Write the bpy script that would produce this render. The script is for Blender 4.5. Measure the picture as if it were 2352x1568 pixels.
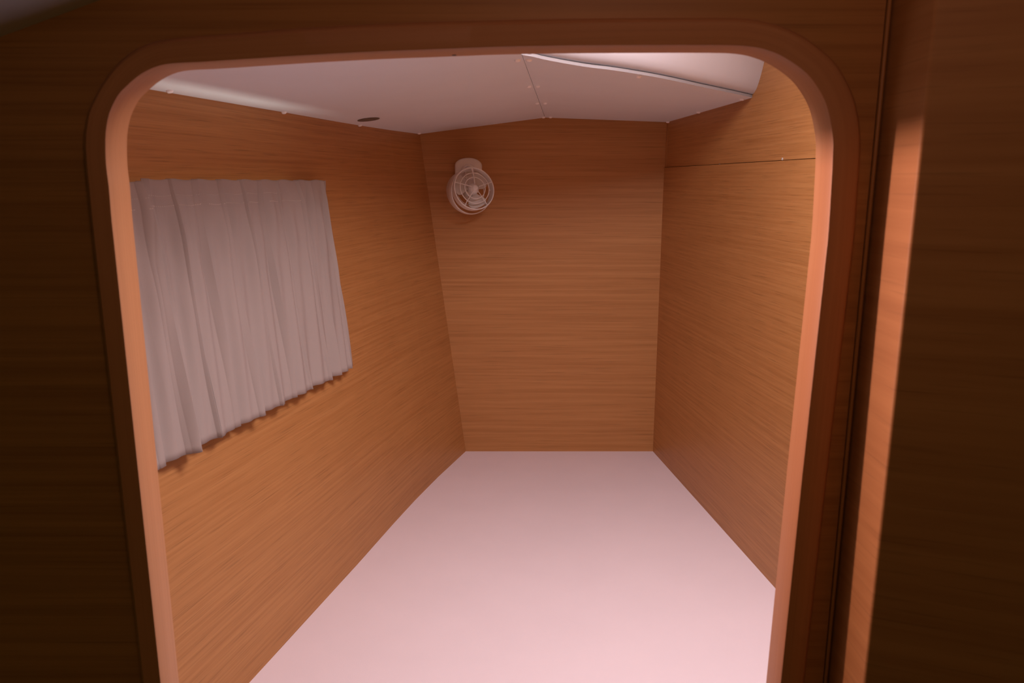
import bpy, bmesh, math, random
from mathutils import Vector, Matrix
from mathutils.geometry import tessellate_polygon
random.seed(4)
for o in list(bpy.data.objects): bpy.data.objects.remove(o)
S = bpy.context.scene
C = S.collection
E = 1.55                      # eye height above the cabin sole
F = 1750.0                    # focal length in pixels of the 2352 px wide frame
PITCH = math.atan(364 / F)
CX, CY = 1176, 784
# ------------------------------------------------------------ camera
cam = bpy.data.cameras.new('camera'); co = bpy.data.objects.new('camera', cam); C.objects.link(co)
co.location = (0, 0, E); co.rotation_euler = (math.pi / 2 - PITCH, 0, 0)
cam.sensor_width = 36; cam.lens = 36 * F / 2352; cam.clip_start = 0.02
cam.dof.use_dof = True; cam.dof.focus_distance = 2.4; cam.dof.aperture_fstop = 11
S.camera = co
# ------------------------------------------------------------ world, lights, exposure
W = bpy.data.worlds.new('world'); S.world = W; W.use_nodes = True
W.node_tree.nodes['Background'].inputs[0].default_value = (1.0, 0.84, 0.16, 1)
W.node_tree.nodes['Background'].inputs[1].default_value = 0.045
def area(name, loc, target, sx, sy, power, col, spread=180):
    l = bpy.data.lights.new(name, 'AREA'); l.shape = 'RECTANGLE'; l.size = sx; l.size_y = sy
    l.energy = power; l.color = col; l.spread = math.radians(spread)
    o = bpy.data.objects.new(name, l); C.objects.link(o); o.location = loc
    o.rotation_euler = (Vector(target) - Vector(loc)).to_track_quat('-Z', 'Y').to_euler()
    return o
PINK = (1.0, 0.66, 0.60)
area('window_light_left', (-1.15, 1.28, E - .42), (-0.72, 1.25, E - .18), .9, .35, 3.0, (1.0, 0.75, 0.75))
area('window_light_right', (1.15, 1.15, E - .75), (0.75, 1.12, E - .45), .7, .45, 3.2, (0.6, 0.6, 1.0))
area('window_low_sun', (-1.25, 1.47, E - .099), (.33, .74, E - .02), .12, .02, 3.4, (1.0, 0.533, 0.433), 50)
area('curtain_gap_light', (-.575, 1.5655, E - .055), (-.57, 1.57, E + .3), .55, .016, 0.27, (1.0, 0.96, 0.86), 165)  # added strip behind the curtain, stands in for window daylight leaking over it
bpy.data.objects['curtain_gap_light'].rotation_euler = (math.pi, 0, math.radians(76))
area('saloon_fill', (.12, .18, E + .335), (.10, .75, E + .19), .16, .10, 0.62, (1.0, 0.5, 0.4))  # added unseen fill, brightens the bulkhead most around its top middle
area('hatch_light', (.30, 1.05, E + .46), (.20, 1.25, 0), .40, .36, 18.6, (1.0, 0.85, 0.90))
S.view_settings.view_transform = 'Standard'; S.view_settings.look = 'None'
S.view_settings.gamma = 1; S.view_settings.use_curve_mapping = False; S.view_settings.exposure = 0
S.cycles.max_bounces = 12; S.cycles.diffuse_bounces = 8
S.cycles.use_denoising = True

# ------------------------------------------------------------ helpers
_c, _s = math.cos(PITCH), math.sin(PITCH)
def ray(px, py):
    x, u = (px - CX), (CY - py)
    return Vector((x, F * _c + u * _s, -F * _s + u * _c))
def atY(px, py, Y):
    d = ray(px, py); d *= Y / d.y
    return Vector((d.x, d.y, d.z + E))
def hit(px, py, p0, n):
    d = ray(px, py); o = Vector((0, 0, E))
    return o + d * ((p0 - o).dot(n) / d.dot(n))

def nodes(m):
    m.use_nodes = True; nt = m.node_tree
    return nt, nt.nodes['Principled BSDF']
def plain(name, col, rough=.5, bump=0, bscale=300, spec=.4):
    m = bpy.data.materials.new(name); nt, b = nodes(m)
    b.inputs['Roughness'].default_value = rough
    b.inputs['Specular IOR Level'].default_value = spec
    tc = nt.nodes.new('ShaderNodeTexCoord')
    n = nt.nodes.new('ShaderNodeTexNoise'); n.inputs['Scale'].default_value = 6; n.inputs['Detail'].default_value = 3
    nt.links.new(tc.outputs['Object'], n.inputs['Vector'])
    r = nt.nodes.new('ShaderNodeValToRGB')
    r.color_ramp.elements[0].position = .3; r.color_ramp.elements[1].position = .7
    r.color_ramp.elements[0].color = (*[c * .97 for c in col], 1); r.color_ramp.elements[1].color = (*col, 1)
    nt.links.new(n.outputs['Fac'], r.inputs[0]); nt.links.new(r.outputs[0], b.inputs['Base Color'])
    if bump:
        n2 = nt.nodes.new('ShaderNodeTexNoise'); n2.inputs['Scale'].default_value = bscale
        nt.links.new(tc.outputs['Object'], n2.inputs['Vector'])
        bp = nt.nodes.new('ShaderNodeBump'); bp.inputs['Strength'].default_value = bump; bp.inputs['Distance'].default_value = .001
        nt.links.new(n2.outputs['Fac'], bp.inputs['Height']); nt.links.new(bp.outputs[0], b.inputs['Normal'])
    return m
def wood(name, light, dark, rough=.45, su=2.0, sv=95, pores=.5, seed=0.0, spec=.35):
    """veneer, grain running along U (metres)"""
    m = bpy.data.materials.new(name); nt, b = nodes(m); L = nt.links
    b.inputs['Roughness'].default_value = rough; b.inputs['Specular IOR Level'].default_value = spec
    uv = nt.nodes.new('ShaderNodeUVMap'); uv.uv_map = 'UVMap'
    def noise(a, c, det, off=0.0, dist=0.0):
        mp = nt.nodes.new('ShaderNodeMapping'); mp.inputs['Scale'].default_value = (a, c, 1)
        mp.inputs['Location'].default_value = (seed + off, seed * 2.3 + off, seed)
        n = nt.nodes.new('ShaderNodeTexNoise'); n.inputs['Scale'].default_value = 1; n.inputs['Detail'].default_value = det
        n.inputs['Distortion'].default_value = dist
        L.new(uv.outputs[0], mp.inputs[0]); L.new(mp.outputs[0], n.inputs['Vector']); return n
    def rng(src, a, b_, c, d):
        r = nt.nodes.new('ShaderNodeMapRange'); r.inputs[1].default_value = a; r.inputs[2].default_value = b_
        r.inputs[3].default_value = c; r.inputs[4].default_value = d; L.new(src, r.inputs[0]); return r.outputs[0]
    def mix(fac, c1, c2):
        x = nt.nodes.new('ShaderNodeMix'); x.data_type = 'RGBA'
        if hasattr(fac, 'node'): L.new(fac, x.inputs[0])
        else: x.inputs[0].default_value = fac
        for s, c in ((x.inputs[6], c1), (x.inputs[7], c2)):
            if hasattr(c, 'node'): L.new(c, s)
            else: s.default_value = (*c, 1)
        return x.outputs[2]
    n1 = noise(su, sv, 4, 0, .3); n2 = noise(su * 3.5, sv * 3.6, 2, 7.7); n3 = noise(.8, 5, 2, 3.1)
    base = mix(rng(n1.outputs['Fac'], .34, .66, 0, 1), dark, light)
    broad = mix(rng(n3.outputs['Fac'], .35, .65, 0, .35), base, tuple((a + d) / 2 for a, d in zip(light, dark)))
    deep = tuple(c * .42 for c in dark)
    por = mix(rng(n2.outputs['Fac'], .57, .74, 0, pores), broad, deep)
    L.new(por, b.inputs['Base Color'])
    bp = nt.nodes.new('ShaderNodeBump'); bp.inputs['Strength'].default_value = .12; bp.inputs['Distance'].default_value = .0006
    L.new(n2.outputs['Fac'], bp.inputs['Height']); L.new(bp.outputs[0], b.inputs['Normal'])
    return m
OAK_L, OAK_D = (.47, .225, .077), (.38, .168, .052)
M = dict(
    wall=wood('oak_veneer', OAK_L, OAK_D, .42, 2.2, 140, .6),
    wall2=wood('oak_veneer_back', OAK_L, OAK_D, .5, 1.6, 80, .45, 5.0),
    wall3=wood('oak_veneer_right', OAK_L, OAK_D, .42, 2.4, 145, .6, 11.0),
    front=wood('oak_veneer_front', (.40, .185, .055), (.30, .130, .036), .5, 1.6, 110, .3, 17.0),
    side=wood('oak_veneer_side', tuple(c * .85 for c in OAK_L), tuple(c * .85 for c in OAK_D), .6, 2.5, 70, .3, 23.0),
    casing=wood('oak_casing', (.465, .215, .095), (.41, .182, .078), .5, 1.2, 260, .2, 31.0),
    white=plain('white_ceiling_laminate', (.82, .87, .90), .55, .05, 900),
    gel=plain('white_moulded_gelcoat', (.62, .63, .66), .4),
    cap=plain('white_plastic_cap', (.94, .93, .94), .3),
    plastic=plain('white_fan_plastic', (.80, .78, .76), .35),
    edge=plain('dimmed_panel_edge', (.31, .30, .305), .5),  # white panel edge with reduced brightness put into its colour
    blade=plain('off_white_blade_plastic', (.60, .56, .52), .4),
    cloth=plain('taupe_curtain_cloth', (.37, .315, .285), .9, .25, 1500, .1),
    thread=plain('pale_thread', (.68, .60, .54), .8),
    grey=plain('dark_bronze_plastic', (.14, .12, .09), .5),
    dark=plain('dark_gap', (.03, .018, .01), .8),
    metal=plain('dull_steel', (.45, .43, .40), .35),
    liner=plain('grey_headliner_vinyl', (.45, .42, .38), .8, .2, 500, .1),
    sole=plain('pale_rose_bounce_floor', (.80, .70, .73), .8, .1, 400),  # rose tint chosen to bounce pinkish light onto the ceiling
    floor=wood('cabin_sole_boards', (.50, .24, .13), (.40, .18, .09), .5, 1.2, 30, .3, 41.0),
)
gm = bpy.data.materials.new('window_glass'); nt, b = nodes(gm)     # thin clear pane: transmits straight, reflects by Fresnel
tr = nt.nodes.new('ShaderNodeBsdfTransparent'); gl = nt.nodes.new('ShaderNodeBsdfGlossy'); gl.inputs['Roughness'].default_value = .02
fr = nt.nodes.new('ShaderNodeFresnel'); fr.inputs[0].default_value = 1.45; mx = nt.nodes.new('ShaderNodeMixShader')
nt.links.new(fr.outputs[0], mx.inputs[0]); nt.links.new(tr.outputs[0], mx.inputs[1]); nt.links.new(gl.outputs[0], mx.inputs[2])
nt.links.new(mx.outputs[0], nt.nodes['Material Output'].inputs['Surface'])
M['glass'] = gm

def mesh_obj(name, verts, faces, mat, parent=None, uvs=None, smooth=False):
    me = bpy.data.meshes.new(name); me.from_pydata([tuple(v) for v in verts], [], faces); me.update()
    if uvs is not None:
        ul = me.uv_layers.new(name='UVMap')
        for l in me.loops: ul.data[l.index].uv = uvs[l.vertex_index]
    me.materials.append(mat)
    if smooth:
        for p in me.polygons: p.use_smooth = True
    o = bpy.data.objects.new(name, me); C.objects.link(o)
    if parent: o.parent = parent
    return o
def empty(name, parent=None, loc=(0, 0, 0)):
    o = bpy.data.objects.new(name, None); C.objects.link(o); o.location = loc
    if parent: o.parent = parent
    return o
def struct(o): o['kind'] = 'structure'; return o
def thing(o, label, cat, group=None):
    o['label'] = label; o['category'] = cat
    if group: o['group'] = group
    return o
def slab(name, poly, off, mat, parent=None, uvf=None, hole=None):
    """prism from a planar polygon (world verts) moved by vector off"""
    loops = [poly] + ([hole] if hole else [])
    flat = [v for l in loops for v in l]; n = len(flat)
    tris = tessellate_polygon([[v for v in l] for l in loops])
    verts = flat + [v + off for v in flat]
    # orient: front normal should be against off
    a, b_, c = (flat[i] for i in tris[0]); flip = (b_ - a).cross(c - a).dot(off) > 0
    faces = []
    for t in tris:
        t = tuple(t); f = t[::-1] if flip else t
        faces.append(f); faces.append(tuple(i + n for i in f[::-1]))
    k = 0
    for l in loops:
        m_ = len(l)
        for i in range(m_):
            j = (i + 1) % m_
            faces.append((k + i, k + j, k + j + n, k + i + n))
        k += m_
    uvs = [uvf(v) for v in verts] if uvf else None
    o = mesh_obj(name, verts, faces, mat, parent, uvs)
    bm = bmesh.new(); bm.from_mesh(o.data); bmesh.ops.recalc_face_normals(bm, faces=bm.faces[:]); bm.to_mesh(o.data); bm.free()
    return o
def tube_mesh(path, r, seg=8, closed=False, rfun=None):
    """verts, faces of a round tube through path"""
    vs, fs = [], []; n = len(path)
    for i, p in enumerate(path):
        a = path[(i - 1) % n] if closed or i else path[0]
        b_ = path[(i + 1) % n] if closed or i < n - 1 else path[-1]
        t = (b_ - a).normalized()
        ref = Vector((0, 0, 1)) if abs(t.z) < .9 else Vector((1, 0, 0))
        u = t.cross(ref).normalized(); w = t.cross(u).normalized()
        rr = rfun(i / (n - 1)) if rfun else r
        for k in range(seg):
            an = 2 * math.pi * k / seg
            vs.append(p + u * math.cos(an) * rr + w * math.sin(an) * rr)
    for i in range(n if closed else n - 1):
        j = (i + 1) % n
        for k in range(seg):
            k2 = (k + 1) % seg
            fs.append((i * seg + k, i * seg + k2, j * seg + k2, j * seg + k))
    if not closed:
        fs.append(tuple(range(seg))[::-1]); fs.append(tuple((n - 1) * seg + k for k in range(seg)))
    return vs, fs
def lathe(profile, origin, axis, seg=40, cap=True):
    """profile = [(radius, height along axis)]"""
    ax = axis.normalized(); ref = Vector((0, 0, 1)) if abs(ax.z) < .9 else Vector((1, 0, 0))
    u = ax.cross(ref).normalized(); w = ax.cross(u).normalized()
    vs, fs = [], []
    for r, h in profile:
        for k in range(seg):
            an = 2 * math.pi * k / seg
            vs.append(origin + ax * h + u * math.cos(an) * r + w * math.sin(an) * r)
    for i in range(len(profile) - 1):
        for k in range(seg):
            k2 = (k + 1) % seg
            fs.append((i * seg + k, i * seg + k2, (i + 1) * seg + k2, (i + 1) * seg + k))
    if cap:
        fs.append(tuple(range(seg))[::-1]); fs.append(tuple((len(profile) - 1) * seg + k for k in range(seg)))
    return vs, fs
def spline(pts, n):
    """Catmull-Rom through 2-D pixel points, resampled to n by arc length"""
    P = [Vector(p) for p in pts]; P = [P[0] * 2 - P[1]] + P + [P[-1] * 2 - P[-2]]; out = []
    for i in range(1, len(P) - 2):
        a, b_, c, d = P[i - 1:i + 3]
        for k in range(12):
            t = k / 12
            out.append(.5 * (2 * b_ + (c - a) * t + (2 * a - 5 * b_ + 4 * c - d) * t * t + (3 * b_ - a - 3 * c + d) * t ** 3))
    out.append(P[-2]); L = [0]
    for a, b_ in zip(out, out[1:]): L.append(L[-1] + (b_ - a).length)
    res, j = [], 0
    for k in range(n):
        s = L[-1] * k / (n - 1)
        while j < len(L) - 2 and L[j + 1] < s: j += 1
        f = (s - L[j]) / max(1e-9, L[j + 1] - L[j]); res.append(out[j].lerp(out[j + 1], min(1, max(0, f))))
    return res

# ============================================================ SETTING
YP, YB = .75, 2.70
# ---- ceiling planes of the sleeping cabin
A = atY(964, 308, YB); B = atY(1252, 270, YB); Er = atY(1533, 280.5, YB)
# left panel keeps the height of the back left corner along the left wall
d0 = ray(350, 207); D = Vector((0, 0, E)) + d0 * ((A.z - E) / d0.z)
nL = (B - A).cross(D - A).normalized()
Cc = hit(1199, 126, A, nL)
nR = (Cc - B).cross(Er - B).normalized()
Fc = hit(1729, 224, B, nR)
def onL(px, py): return hit(px, py, A, nL)
def onR(px, py): return hit(px, py, B, nR)

floor = struct(slab('floor', [Vector(p) for p in ((-1.6, -1.2, 0), (1.6, -1.2, 0), (1.6, 3, 0), (-1.6, 3, 0))], Vector((0, 0, -.03)), M['floor'], None, lambda v: (v.y, v.x)))

ZF = E - .98
struct(slab('floor', [Vector(p) for p in ((-1.0, YP + .06, ZF), (.85, YP + .06, ZF), (.85, YB + .01, ZF), (-1.0, YB + .01, ZF))], Vector((0, 0, -.05)), M['sole']))  # added surface raised to berth height, reflects hatch light up to the ceiling

# ---- wall_back
struct(slab('wall_back', [Vector((-.62, YB, 0)), Vector((.80, YB, 0)), Vector((.80, YB, E + .5)), Vector((-.62, YB, E + .5))], Vector((0, .02, 0)), M['wall2'], None, lambda v: (v.x, v.z)))

# ---- wall_left : follows the hull, leaning inwards towards the floor, with the long window behind the curtain
topL = [onL(*p) for p in ((350, 207), (500, 232.5), (652, 258.3), (760, 277.5), (826, 288.6), (895, 299), (964, 308))]
dirn = (topL[0] - topL[1]).normalized()
start = topL[0] + dirn * ((topL[0].y - .80) / -dirn.y)
topL = [start] + topL + [topL[-1] + (topL[-1] - topL[-2]).normalized() * .06]
LEAN = .12
inw = Vector((dirn.y * -1, dirn.x, 0)); inw = Vector((-dirn.y, dirn.x, 0)).normalized()
if inw.x < 0: inw = -inw
# resample the plan along its length, adding stations at the window jambs
plan = [topL[0]]
cum = [0]
for a, b_ in zip(topL, topL[1:]): cum.append(cum[-1] + (b_ - a).length)
def plan_at(s):
    for i in range(len(cum) - 1):
        if s <= cum[i + 1] + 1e-9: return topL[i].lerp(topL[i + 1], max(0, (s - cum[i]) / (cum[i + 1] - cum[i])))
    return topL[-1]
def s_of_Y(Y):
    for i in range(len(cum) - 1):
        if topL[i + 1].y >= Y: return cum[i] + (cum[i + 1] - cum[i]) * (Y - topL[i].y) / (topL[i + 1].y - topL[i].y)
    return cum[-1]
def wl(s, z, off=0.0):
    p = plan_at(s); return Vector((p.x, p.y, z)) + inw * (LEAN * (A.z - z) + off)
sW0, sW1 = s_of_Y(.92), s_of_Y(1.92)
zW0, zW1 = E - .42, E - .045
ss = sorted(set(cum + [sW0, sW1])); zs = [0, zW0, zW1, E, A.z + .03]
def wall_grid(name, off0, thick):
    vs, fs, uv = [], [], []
    for lay in (0, 1):
        for z in zs:
            for s in ss: vs.append(wl(s, z, off0 - thick * lay)); uv.append((s, z))
    nc = len(ss); nr = len(zs); N = nc * nr
    def solid(i, j): return 0 <= i < nc - 1 and 0 <= j < nr - 1 and not (ss[i] >= sW0 - 1e-6 and ss[i + 1] <= sW1 + 1e-6 and zs[j] >= zW0 - 1e-6 and zs[j + 1] <= zW1 + 1e-6)
    for j in range(nr - 1):
        for i in range(nc - 1):
            if not solid(i, j): continue
            a, b_, c, d = j * nc + i, j * nc + i + 1, (j + 1) * nc + i + 1, (j + 1) * nc + i
            fs.append((a, b_, c, d)); fs.append((d + N, c + N, b_ + N, a + N))
            if not solid(i, j - 1): fs.append((b_, a, a + N, b_ + N))
            if not solid(i, j + 1): fs.append((d, c, c + N, d + N))
            if not solid(i - 1, j): fs.append((a, d, d + N, a + N))
            if not solid(i + 1, j): fs.append((c, b_, b_ + N, c + N))
    o = mesh_obj(name, vs, fs, M['wall'], None, uv)
    bm = bmesh.new(); bm.from_mesh(o.data); bmesh.ops.recalc_face_normals(bm, faces=bm.faces[:]); bm.to_mesh(o.data); bm.free()
    return o
struct(wall_grid('wall_left', 0, .02))
# window frame and pane
def ring_frame(name, corners, w, off, mat, parent=None):
    c = sum(corners, Vector()) / 4; inner = [p + (c - p).normalized() * w for p in corners]
    return slab(name, corners, off, mat, parent, lambda v: (v.y, v.z), inner)
wc = [wl(sW0, zW0, -.022), wl(sW1, zW0, -.022), wl(sW1, zW1, -.022), wl(sW0, zW1, -.022)]
win1 = struct(ring_frame('window_1', wc, .02, -inw * .012, M['metal']))
slab('pane', [p - inw * .004 for p in wc], -inw * .004, M['glass'], win1)

# ---- wall_right : upper and lower veneer panels, the lower one a little proud
rd = (Fc - Er); rd.z = 0; rd.normalize()                       # from the back corner towards the camera
rn = Vector((-rd.y, rd.x, 0)).normalized()
if rn.x > 0: rn = -rn
R0 = Vector((Er.x, YB, 0)); Lr = (YB - .80) / -rd.y
zS = hit(1881, 363, Er, rn).z
wr = struct(empty('wall_right'))
def rp(s, z, off=0.0): return Vector((R0.x, R0.y, z)) + rd * s + rn * off
zW2a, zW2b = E - .75, E - .22
sR0, sR1 = Lr - .62, Lr - .06
up = slab('wall_panel', [rp(-.01, zS + .0008), rp(Lr, zS + .0008), rp(Lr, E + .5), rp(-.01, E + .5)], -rn * .02, M['wall3'], wr, lambda v: ((v - R0).dot(rd), v.z))
lo = slab('wall_panel', [rp(-.01, 0, .005), rp(Lr, 0, .002), rp(Lr, zS - .0008, .0005), rp(-.01, zS - .0008, .005)], -rn * .02, M['wall3'], wr, lambda v: ((v - R0).dot(rd) + 3, v.z + 1),
          hole=[rp(sR0, zW2a, .003), rp(sR1, zW2a, .003), rp(sR1, zW2b, .003), rp(sR0, zW2b, .003)])
slab('joint_backing', [rp(0, zS - .02, -.004), rp(Lr, zS - .02, -.004), rp(Lr, zS + .02, -.004), rp(0, zS + .02, -.004)], -rn * .003, M['dark'], wr)
slab('corner_batten', [rp(-.002, zS + .002, 0), rp(.012, zS + .002, 0), rp(.012, Er.z + .005, 0), rp(-.002, Er.z + .005, 0)], rn * .0025, M['wall3'], wr, lambda v: (v.z, v.x))
wc2 = [rp(sR0 - .0, zW2a, -.018), rp(sR1, zW2a, -.018), rp(sR1, zW2b, -.018), rp(sR0, zW2b, -.018)]
win2 = struct(ring_frame('window_2', wc2, .025, -rn * .012, M['metal']))
slab('pane', [p - rn * .004 for p in wc2], -rn * .004, M['glass'], win2)
for px, py, r, mt in ((1797, 365, .0032, 'metal'), (1652.5, 377.5, .0028, 'grey')):
    p = hit(px, py, Er, rn)
    v, f = lathe([(r, -.002), (r, .0006), (r * .75, .0012), (r * .45, .0010), (r * .4, .0004)], p, rn, 16)
    q = mesh_obj('screw', v, f, M[mt], up, smooth=True)

# ---- ceiling : two white laminate panels meeting at a shallow ridge, a moulded recess beyond their front edge
ceil = struct(empty('ceiling'))
UP = Vector((0, 0, .0065))
ridge = (Cc - B).normalized()
Cx = B + ridge * ((B.y - .80) / -ridge.y)
side = Vector((ridge.y, -ridge.x, 0)).normalized()
if side.x < 0: side = -side
def clipL(v): return v
outL = []
for i, p in enumerate(topL[:-1]): outL.append(p - inw * .004)
outL[-1] = A + Vector((-.002, 0.0, 0))
lp = outL + [B + Vector((-.0007, 0, 0)), Cx - side * .0007]
panelL = slab('ceiling_panel', lp, UP, M['white'], ceil)
edge_px = [(1198.5, 126), (1223, 130), (1247, 136), (1283, 143), (1320, 149.5), (1356, 155), (1406, 161), (1455, 168.5), (1508, 177.5), (1560, 188), (1610, 199), (1670, 211.5), (1723, 223.0), (1728, 224.6)]
edge = [onR(p.x, p.y) for p in spline(edge_px, 60)]
rp_ = [B + Vector((.0007, 0, 0))] + [edge[0] + side * .0007] + edge[1:] + [Er + Vector((-.0005, 0, 0))]
panelR = slab('ceiling_panel', rp_, UP, M['white'], ceil)
panelR.data.materials.append(M['edge'])
for f_ in panelR.data.polygons:                      # white curved front edge, coloured darker to offset the strong hatch light
    if abs(f_.normal.z) < .5 and f_.normal.y < -.3: f_.material_index = 1
# dark batten above the joint
slab('joint_batten', [B - side * .02 + UP * 1.15, B + side * .02 + UP * 1.15, Cc + side * .02 + UP * 1.15, Cc - side * .02 + UP * 1.15], UP, M['dark'], ceil)
# moulded recess: profile read along the right wall, swept along the panel edge
prof_px = [(1730.5, 218), (1736, 214), (1742, 205), (1747, 193), (1752, 178), (1757, 161), (1762, 143)]
prof = [hit(px, py, Er, rn) for px, py in prof_px]
base = prof[0]
offs = [Vector((0, (p - base).y, (p - base).z)) for p in prof]
last = (offs[-1] - offs[-2]).normalized()
for k in range(1, 9):
    last = (last + Vector((0, -.10, -.035))).normalized(); offs.append(offs[-1] + last * .05)
vs, fs = [], []
tail = (edge[-1] - edge[-6]).normalized()
line = edge[::3] + [edge[-1], edge[-1] + tail * .006, edge[-1] + tail * .012]
base0 = edge[-1]
ext = [edge[0] + (edge[0] - edge[3]).normalized() * d for d in (.5, .25)] 
line = ext + line
for p in line:
    q0 = Vector((p.x, p.y + .0030, p.z + UP.z + .0010))
    for o in offs: vs.append(q0 + o)
    vs.append(q0 + offs[-1] + Vector((0, .06, .25)))
nr = len(offs) + 1
for i in range(len(line) - 1):
    for j in range(nr - 1): fs.append((i * nr + j, (i + 1) * nr + j, (i + 1) * nr + j + 1, i * nr + j + 1))
mo = mesh_obj('deckhead_moulding', vs, fs, M['gel'], ceil, smooth=True)
md = mo.modifiers.new('s', 'SOLIDIFY'); md.thickness = .004; md.offset = -1
# deck over everything
slab('deck', [Vector(p) for p in ((-1.0, .80, E + .52), (1.0, .80, E + .52), (1.0, 2.75, E + .52), (-1.0, 2.75, E + .52))], Vector((0, 0, .02)), M['white'], ceil)
# screw caps
capmesh = None
def cap(px, py, panel, n, fn):
    global capmesh
    p = fn(px, py)
    if n.z > 0: n = -n
    if capmesh is None:
        v, f = lathe([(.0064, -.001), (.0064, .0010), (.0058, .0026), (.0042, .0040), (.0018, .0046)], Vector(), Vector((0, 0, 1)), 20)
        o = mesh_obj('screw_cap', v, f, M['cap'], panel, smooth=True); capmesh = o.data
    else:
        o = bpy.data.objects.new('screw_cap', capmesh); C.objects.link(o); o.parent = panel
    o.location = p; o.rotation_euler = n.to_track_quat('Z', 'Y').to_euler()
for px, py in ((1188.5, 137.5), (1215.5, 197.5), (1234, 236.5), (1248.5, 268.5), (963, 305.5), (826.5, 287), (652, 257.2), (389.5, 208.3)):
    cap(px, py, panelL, nL, onL)
for px, py in ((1214.5, 136.8), (1235.5, 197), (1251.8, 236.3), (1264.5, 268.3), (1467, 175.2), (1704.8, 227), (1604.5, 257), (1534, 279.3)):
    cap(px, py, panelR, nR, onR)
# flush dark disc in the left panel
pc = onL(846.5, 274); nd = -nL if nL.z > 0 else nL
v, f = lathe([(.0305, 0), (.0305, .0012), (.0290, .0014)], pc, nd, 48)
dk = mesh_obj('ceiling_disc', v, f, M['grey'], None, smooth=False)
thing(dk, 'small dark round fitting flush in the white ceiling near the left wall', 'ceiling fitting')

# ---- wall_front : the partition with the round-cornered doorway
inner_px = [(262, 557), (256, 500), (250, 429), (244.5, 385), (242.5, 350), (243, 304), (250, 264), (260, 239), (273, 216), (289, 200), (304, 186), (322, 172), (345, 159), (369, 150.5), (395, 146.5), (430, 144.5), (464, 143), (580, 135.5), (700, 128), (850, 120), (1000, 114.2), (1150, 108.5), (1280, 106), (1400, 105), (1500, 104.5), (1600, 104.3), (1689, 105), (1725, 107.8), (1753, 113), (1791, 127), (1830, 151), (1855, 172), (1870, 190), (1889, 221), (1901, 252), (1909, 291), (1913, 327), (1912, 365), (1910.5, 400), (1904, 509), (1900.5, 555)]
outer_px = [(216, 557), (209, 490), (203, 430), (198, 375), (195.5, 321), (200, 279), (208, 248), (221, 221), (235, 195), (250, 173), (267, 152), (286, 134), (312, 115), (345, 100), (385, 91), (440, 85), (520, 79), (620, 71), (720, 64), (850, 57), (994, 51), (1199, 46), (1368, 43), (1520, 42), (1648, 42), (1690, 42.5), (1720, 45), (1755, 51), (1800, 64), (1844, 85), (1891, 120), (1918, 147), (1938, 178), (1955, 213), (1965, 245), (1973, 291), (1974.5, 345), (1969, 436), (1960, 555)]
N = 160
def lift(pxs, Y):
    pts = [atY(p.x, p.y, Y) for p in spline(pxs, N)]
    a = pts[0]; b_ = pts[-1]
    lo_ = [Vector((a.x, Y, z)) for z in (0.0, E - 1.0, E - .6, E - .3)]
    hi_ = [Vector((b_.x - .012 * k, Y, z)) for k, z in ((.5, E - .3), (1, E - .6), (1.3, E - 1.0), (1.5, 0.0))]
    return lo_ + pts + hi_
IN, OUT = lift(inner_px, YP - .007), lift(outer_px, YP)
TH = .043
arc = [0]
for a, b_ in zip(IN, IN[1:]): arc.append(arc[-1] + (b_ - a).length)
# casing (trim_1): raised face ring plus the lining of the opening
sec = []
for i, (a, o) in enumerate(zip(IN, OUT)):
    t = (o - a); w = t.length; t = t.normalized()
    sec.append([o + Vector((0, .004, 0)), o + Vector((0, -.0015, 0)) , o - t * .0035 + Vector((0, -.0055, 0)), o - t * .006 + Vector((0, -.0070, 0)),
                a + t * .0025, a + t * .0007 + Vector((0, .0008, 0)), a + Vector((0, .0025, 0)),
                a + Vector((0, TH - .002, 0)), a + t * .0015 + Vector((0, TH, 0)), a + t * .03 + Vector((0, TH, 0)), a + t * .03 + Vector((0, .015, 0))])
ns = len(sec[0]); vs = [p for s in sec for p in s]; fs = []; uv = []
for i, s in enumerate(sec):
    acc = 0
    for k, p in enumerate(s):
        if k: acc += (p - s[k - 1]).length
        uv.append((arc[i], acc))
for i in range(len(sec) - 1):
    for k in range(ns):
        k2 = (k + 1) % ns; fs.append((i * ns + k, i * ns + k2, (i + 1) * ns + k2, (i + 1) * ns + k))
fs.append(tuple(range(ns))); fs.append(tuple((len(sec) - 1) * ns + k for k in range(ns))[::-1])
cas = struct(mesh_obj('trim_1', vs, fs, M['casing'], None, uv))
bm = bmesh.new(); bm.from_mesh(cas.data); bmesh.ops.recalc_face_normals(bm, faces=bm.faces[:])
for f_ in bm.faces: f_.smooth = True
for e_ in bm.edges:
    if len(e_.link_faces) == 2 and e_.calc_face_angle(0) > math.radians(50): e_.smooth = False
bm.to_mesh(cas.data); bm.free()
pd = atY(1043, 124.3, YP + .026); pd.z = min(IN, key=lambda v: abs(v.x - pd.x) + (0 if v.z > E else 9)).z
v, f = lathe([(.0022, -.002), (.0022, .0004), (.0014, .0007)], pd, Vector((0, 0, -1)), 14)
mesh_obj('screw', v, f, M['grey'], cas)
# partition face
XR = atY(1984, 555, YP).x
hole = [Vector((p.x, YP, p.z)) for p in [IN[i] + (OUT[i] - IN[i]) * .6 for i in range(len(IN))]]
poly = [Vector((-1.5, YP, 0)), Vector((-1.5, YP, E + .54)), Vector((XR, YP, E + .54)), Vector((XR, YP, 0))] + hole[::-1]
struct(slab('wall_front', poly, Vector((0, TH - .004, 0)), M['front'], None, lambda v: (v.x + v.y, v.z)))
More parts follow.
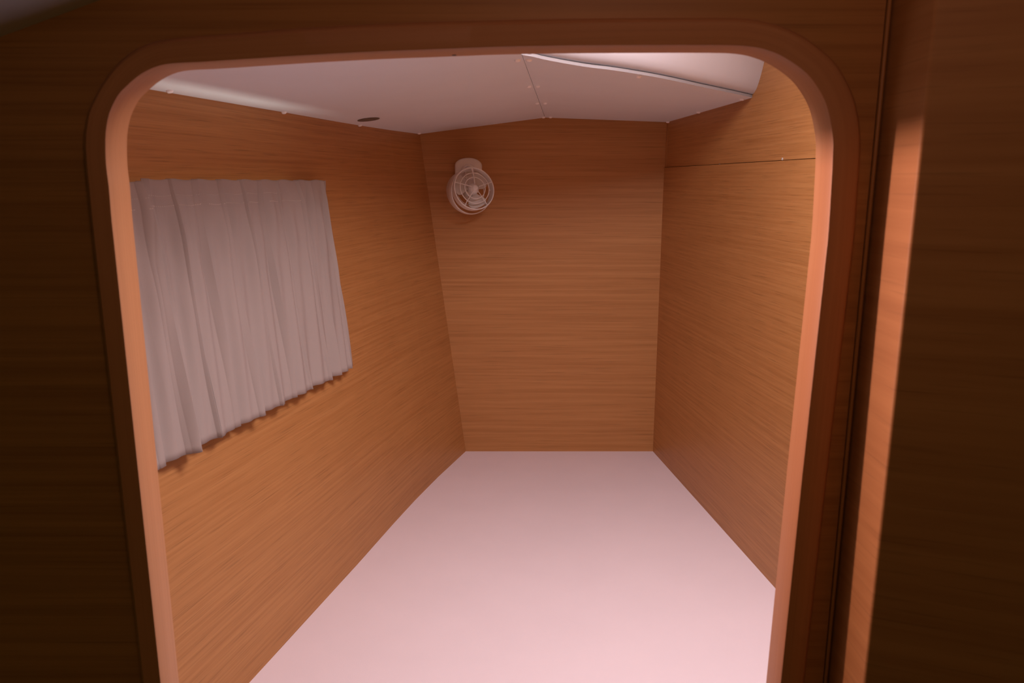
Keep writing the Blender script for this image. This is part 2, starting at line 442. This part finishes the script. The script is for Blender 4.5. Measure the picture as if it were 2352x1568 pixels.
# rest of the bulkhead behind the corner post
# recess and bead in the corner, then the projecting corner of the side locker
Xb = atY(2050, 0, YP).x
struct(slab('trim_2', [Vector((XR, YP + .010, 0)), Vector((Xb + .05, YP + .010, 0)), Vector((Xb + .05, YP + .010, E + .54)), Vector((XR, YP + .010, E + .54))], Vector((0, .02, 0)), M['front'], None, lambda v: (v.x, v.z)))
v, f = tube_mesh([Vector((Xb - .0024, YP + .0005, z)) for z in (0, .5, 1, 1.5, E + .54)], .0020, 16)
struct(mesh_obj('trim_3', v, f, M['front'], None, [(p.z, p.x * 3) for p in v], smooth=True))
Ye = Xb / (atY(2145, 0, 1.0).x)
pts = []
e = Vector((Xb + .0015, Ye, 0)); 
d1 = Vector((0, 1, 0)); d2 = Vector((.93, -.36, 0)).normalized()
bez = [e + d1 * .003 * (1 - t) ** 2 + d2 * .003 * t * t for t in (0, .2, .4, .6, .8, 1)]
planp = [Vector((Xb + .0015, YP + .008, 0))] + bez + [e + d2 * .55]
planp += [planp[-1] + Vector((0.01, .03, 0)), Vector((Xb + .03, YP + .05, 0))]
acc = [0]
for a, b_ in zip(planp, planp[1:]): acc.append(acc[-1] + (b_ - a).length)
vs = [p.copy() for p in planp] + [p + Vector((0, 0, E + .54)) for p in planp]; n = len(planp)
fs = [(i, (i + 1) % n, (i + 1) % n + n, i + n) for i in range(n)] + [tuple(range(n))[::-1], tuple(range(n, 2 * n))]
uv = [(acc[i], 0) for i in range(n)] + [(acc[i], E + .54) for i in range(n)]
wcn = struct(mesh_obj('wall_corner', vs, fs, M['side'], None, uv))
bm = bmesh.new(); bm.from_mesh(wcn.data); bmesh.ops.recalc_face_normals(bm, faces=bm.faces[:]); bm.to_mesh(wcn.data); bm.free()
# sloping grey headliner over the near space
h0, h1 = atY(0, 85, YP), atY(230, 0, YP); dx = (h1 - h0); dx = dx / dx.x
g0, g1 = h0 + dx * -.9, h0 + dx * .9
K = Vector((0, -1.6, .12))
struct(slab('ceiling_near', [g0, g1, g1 + K, g0 + K], Vector((-.007, 0, .02)), M['liner']))

# ============================================================ CURTAIN
zc = E + .0065
# crease stations read at the top hem, converted to distance along the wall
OFF = .03
def s_from_px(px, py):
    lo_, hi_ = 0.3, cum[-1]
    best = None
    for k in range(900):
        s = lo_ + (hi_ - lo_) * k / 899; p = wl(s, zc, OFF) - Vector((0, 0, E))
        u = p.x / (p.y * _c - p.z * _s) * F + CX
        if best is None or abs(u - px) < best[0]: best = (abs(u - px), s)
    return best[1]
creases = [(318, .014, .020), (336, .010, .030), (389.5, .002, .004), (447, .012, .014), (503, .009, .013), (552.5, .005, .003), (594.5, .009, .010), (634, .004, .003), (681, .008, .006), (706.5, .012, .022), (737.5, .008, .010)]
sE = s_from_px(748.5, 415)
pleats = []
for px, w0, w1 in creases:
    pleats.append((s_from_px(px, 415), w0, w1))
pleats = [(pleats[0][0] - .075 * k, .010, .016) for k in (1,)] + pleats
sS = pleats[0][0] - .03
NU, NV = 1500, 48
zbot = E - .47
def coff(s, v):
    """offset from the hanging plane; v=0 top .. 1 hem"""
    dz = v * (zc - zbot); o = 0.0
    grow = min(1, dz / .045)
    for k, (sp, w0, w1) in enumerate(pleats):
        w = w0 + (w1 - w0) * min(1, dz / .14)
        d = s - sp                       # fold face lies just before the crease, sharp at the crease
        w = max(w, .0045); amp = min(.0100, w * 1.15) * (.7 + .3 * grow)
        if -w <= d <= 0: o += amp * ((d + w) / w) ** .8
        elif 0 < d < .0009: o += amp * (1 - d / .0009)
        if .0009 <= d < .0050: o -= .0090 * math.sin(math.pi * (d - .0009) / .0041)   # tuck beside the fold
        # soft hollow after the fold
        if .0018 <= d < .036: o -= .0012 * math.sin(math.pi * (d - .0018) / .0342) * (.4 + .6 * grow)
    o += .0045 * math.sin(s * 61 + .8) * grow + .003 * math.sin(s * 143 + dz * 14) * min(1, dz / .1)
    o += .0025 * math.sin(s * 97 - dz * 30 + 1.3) * grow * (1 - min(1, dz / .3))
    return o
def ctop(s): return zc + .0012 * math.sin(s * 83) + (-.004 if s < pleats[2][0] - .012 else 0) 
vs, fs, uv = [], [], []
def cpt(s, v):
    z = ctop(s) * (1 - v) + zbot * v
    return wl(s, z, OFF + coff(s, v))
for j in range(NV + 1):
    v_ = (j / NV) ** 1.3
    for i in range(NU + 1):
        s = sS + (sE - sS) * i / NU; vs.append(cpt(s, v_)); uv.append((s, v_))
for j in range(NV):
    for i in range(NU):
        a = j * (NU + 1) + i; fs.append((a + NU + 1, a + NU + 2, a + 1, a))
cur = mesh_obj('curtain', vs, fs, M['cloth'], None, uv, smooth=True)
md = cur.modifiers.new('s', 'SOLIDIFY'); md.thickness = .0012; md.offset = -1
thing(cur, 'pleated taupe cloth curtain hanging on the left wall with stitched heading', 'curtain')
# stitches of the heading, two rows (the upper one fainter)
def stitches(name, drop, pitch, r, s0, s1):
    vs, fs = [], []; s = s0
    while s < s1:
        v_ = drop / (zc - zbot)
        a = cpt(s, v_) + inw * .0006; b_ = cpt(s + pitch * .6, v_) + inw * .0006
        if abs((b_ - a).dot(inw)) < .0012:
            v, f = tube_mesh([a, b_], r, 4); k = len(vs); vs += v; fs += [tuple(x + k for x in q) for q in f]
        s += pitch
    o = mesh_obj(name, vs, fs, M['thread'], cur); o['kind'] = 'stuff'; return o
stitches('stitching', .046, .0042, .00042, sS + .01, s_from_px(680, 455))
stitches('stitching', .028, .0042, .0002, sS + .01, s_from_px(640, 445))
# curtain track on the wall, hidden by the heading
vs, fs = [], []
tk = [wl(sS + (sE - .02 - sS) * k / 20, E - .012, .008) for k in range(21)]
v, f = tube_mesh(tk, .0045, 8); mesh_obj('track', v, f, M['metal'], cur)

# ============================================================ FAN
Yf = 2.565
fan = thing(empty('cabin_fan', None, (atY(1077, 398, YB).x, YB, atY(1077, 398, YB).z)), 'small white plastic cabin fan with round wire grille on the back wall', 'fan')
base_inv = Matrix.Translation(-fan.location)
def fpart(name, vf, mat='plastic', parent=None, smooth=True):
    v, f = vf; par = parent or fan
    org = Vector(fan.location)
    o = mesh_obj(name, [p - org for p in v], f, M[mat], par, smooth=smooth)
    bm = bmesh.new(); bm.from_mesh(o.data); bmesh.ops.recalc_face_normals(bm, faces=bm.faces[:])
    for e_ in bm.edges:
        if len(e_.link_faces) == 2 and e_.calc_face_angle(0) > math.radians(40): e_.smooth = False
    bm.to_mesh(o.data); bm.free(); return o
mc = atY(1077, 396.5, YB)
def mount():
    """round-topped box: half ellipse above straight cheeks, softened front edge"""
    px = .001535; out = []
    for k in range(33):
        a = math.pi * k / 32; out.append((30 * px * math.cos(a), (14 + 18 * math.sin(a) ** .9) * px))
    for k in range(1, 32):
        a = math.pi + math.pi * k / 32; out.append((30 * px * math.cos(a), (-16 + 14 * math.sin(a)) * px))
    vs, fs = [], []; n = len(out)
    for dpt, sc in ((0, 1), (.030, 1), (.034, .985), (.0375, .94), (.039, .86), (.0395, .5)):
        for x, z in out: vs.append(mc + Vector((x * sc, -dpt, z * sc)))
    for i in range(5):
        for k in range(n): k2 = (k + 1) % n; fs.append((i * n + k, i * n + k2, (i + 1) * n + k2, (i + 1) * n + k))
    fs += [tuple(range(n))[::-1], tuple(5 * n + k for k in range(n))]
    return vs, fs
fpart('wall_mount', mount())
fpart('mount_boss', lathe([(.028, .034), (.027, .041), (.023, .046), (.012, .048)], mc + Vector((.002, 0, .002)), Vector((0, -1, 0)), 40))
fpart('screw', lathe([(.0022, 0), (.0022, .0012)], mc + Vector((-.003, -.0470, .019)), Vector((0, -1, .2)), 12), 'grey')
ax = Vector((.40, -.87, .26)).normalized()
fc = atY(1089, 433, 2.555)
fu = ax.cross(Vector((0, 0, 1))).normalized(); fw = ax.cross(fu).normalized()
# fu points to image left or right, make fw up
if fw.z < 0: fw = -fw
if fu.x < 0: fu = -fu
Rr = .0690
def fpt(r, ang, h): a = math.radians(ang); return fc + ax * h + fu * (r * math.cos(a)) + fw * (r * math.sin(a))
def torus(r, h, rt, n=72, m=10):
    vs, fs = [], []
    for k in range(n):
        for q in range(m):
            a = 2 * math.pi * q / m; vs.append(fpt(r + rt * math.cos(a), 360 * k / n, h + rt * math.sin(a)))
    for k in range(n):
        k2 = (k + 1) % n
        for q in range(m): fs.append((k * m + q, k * m + (q + 1) % m, k2 * m + (q + 1) % m, k2 * m + q))
    return vs, fs
# housing band behind the grille
def band(r0, r1, h0, h1, th, n=72):
    vs, fs = [], []
    for k in range(n):
        an = 360 * k / n
        vs += [fpt(r0, an, h0), fpt(r1, an, h1), fpt(r1 - th, an, h1), fpt(r0 - th, an, h0)]
    for k in range(n):
        j = (k + 1) % n
        for q in range(4): fs.append((k * 4 + q, k * 4 + (q + 1) % 4, j * 4 + (q + 1) % 4, j * 4 + q))
    return vs, fs
fpart('housing', band(Rr, Rr - .002, 0, -.030, .0018))
fpart('grille_ring', torus(Rr, .001, .0021))
fpart('grille_ring', torus(Rr * .735, .0055, .0015))
fpart('grille_ring', torus(Rr * .515, .0085, .0014))
for k, an in enumerate((90, 18, -54, -126, 162)):
    P = [fpt(Rr, an, .001), fpt(Rr * .735, an, .0055), fpt(Rr * .515, an, .0085), fpt(Rr * .2, an, .0105)]
    if k == 0: fpart('spoke', tube_mesh(P, .002, 8, rfun=lambda t: .0042 - .0022 * min(1, t * 2.4)))
    else: fpart('spoke', tube_mesh(P, .0013, 8))
    Q = [fpt(Rr - .003, an + 10, -.029), fpt(Rr * .6, an + 10, -.036), fpt(.020, an + 10, -.040)]
    fpart('rear_spoke', tube_mesh(Q, .0015, 6))
fpart('rear_ring', torus(Rr * .70, -.034, .0014))
fpart('hub', lathe([(.0165, -.022), (.0185, -.012), (.0175, -.002), (.0145, .006), (.010, .0095), (.0092, .0125), (.0078, .0142), (.004, .0150)], fc, ax, 40))
fpart('motor', lathe([(.014, -.060), (.021, -.056), (.022, -.030), (.018, -.022)], fc, ax, 32))
# three broad blades
def blade(a0):
    vs, fs = [], []; nr_, na = 8, 12
    for side_ in (0, 1):
        for i in range(nr_ + 1):
            t = i / nr_; r = .015 + (.0615 - .015) * t
            half = 12 + 25 * math.sin(math.pi * min(1, t * .62 + .12))
            if t > .85: half *= 1 - (t - .85) * 1.6
            for k in range(na + 1):
                q = k / na * 2 - 1
                vs.append(fpt(r, a0 + q * half + 10 * t, -.0145 + q * .0085 * (1 - .35 * t) - .0011 * side_))
    N_ = (nr_ + 1) * (na + 1)
    for i in range(nr_):
        for k in range(na):
            a = i * (na + 1) + k; b_ = a + 1; c = a + na + 2; d = a + na + 1
            fs.append((a, b_, c, d)); fs.append((d + N_, c + N_, b_ + N_, a + N_))
    rim = [k for k in range(na + 1)] + [(i) * (na + 1) + na for i in range(1, nr_ + 1)] + [nr_ * (na + 1) + k for k in range(na - 1, -1, -1)] + [i * (na + 1) for i in range(nr_ - 1, 0, -1)]
    for a, b_ in zip(rim, rim[1:] + rim[:1]): fs.append((b_, a, a + N_, b_ + N_))
    return vs, fs
for a0 in (38, 158, 278): fpart('blade', blade(a0), 'blade')
# gimbal ring that carries the housing, deep at the upper left, thin at the bottom
gc = atY(1080, 440.5, 2.60); gax = Vector((.38, -.91, .16)).normalized()
gu = gax.cross(Vector((0, 0, 1))).normalized(); gw = gax.cross(gu).normalized()
if gw.z < 0: gw = -gw
if gu.x < 0: gu = -gu
vs, fs = [], []; n = 80; Rg = .0752
for k in range(n):
    an = 2 * math.pi * k / n
    w = .5 + .5 * math.cos(an - math.radians(128)); dep = .0045 + .030 * w ** 1.5
    th = .0030
    d = gu * math.cos(an) + gw * math.sin(an)
    for r, h in ((Rg - th, -dep), (Rg - .0005, -dep), (Rg, -dep + .001), (Rg, dep - .001), (Rg - .0005, dep), (Rg - th, dep)):
        vs.append(gc + d * r + gax * h)
for k in range(n):
    j = (k + 1) % n
    for q in range(6): fs.append((k * 6 + q, k * 6 + (q + 1) % 6, j * 6 + (q + 1) % 6, j * 6 + q))
fpart('gimbal_ring', (vs, fs))
# neck between mount and ring, pivots between ring and housing
nk0 = mc + Vector((0, -.046, -.004)); nk1 = gc + gw * (Rg - .002)
fpart('neck', tube_mesh([mc + Vector((0, -.03, 0)), nk0 + Vector((0, -.004, .002)), nk0.lerp(nk1, .6) + Vector((0, -.006, .006)), nk1], .012, 16, rfun=lambda t: .019 - .009 * t))
for sg in (-1, 1):
    a = gc + gu * sg * (Rg - .002); b_ = fpt(Rr - .003, 0 if sg > 0 else 180, -.020)
    fpart('pivot', tube_mesh([a, b_], .0026, 12))
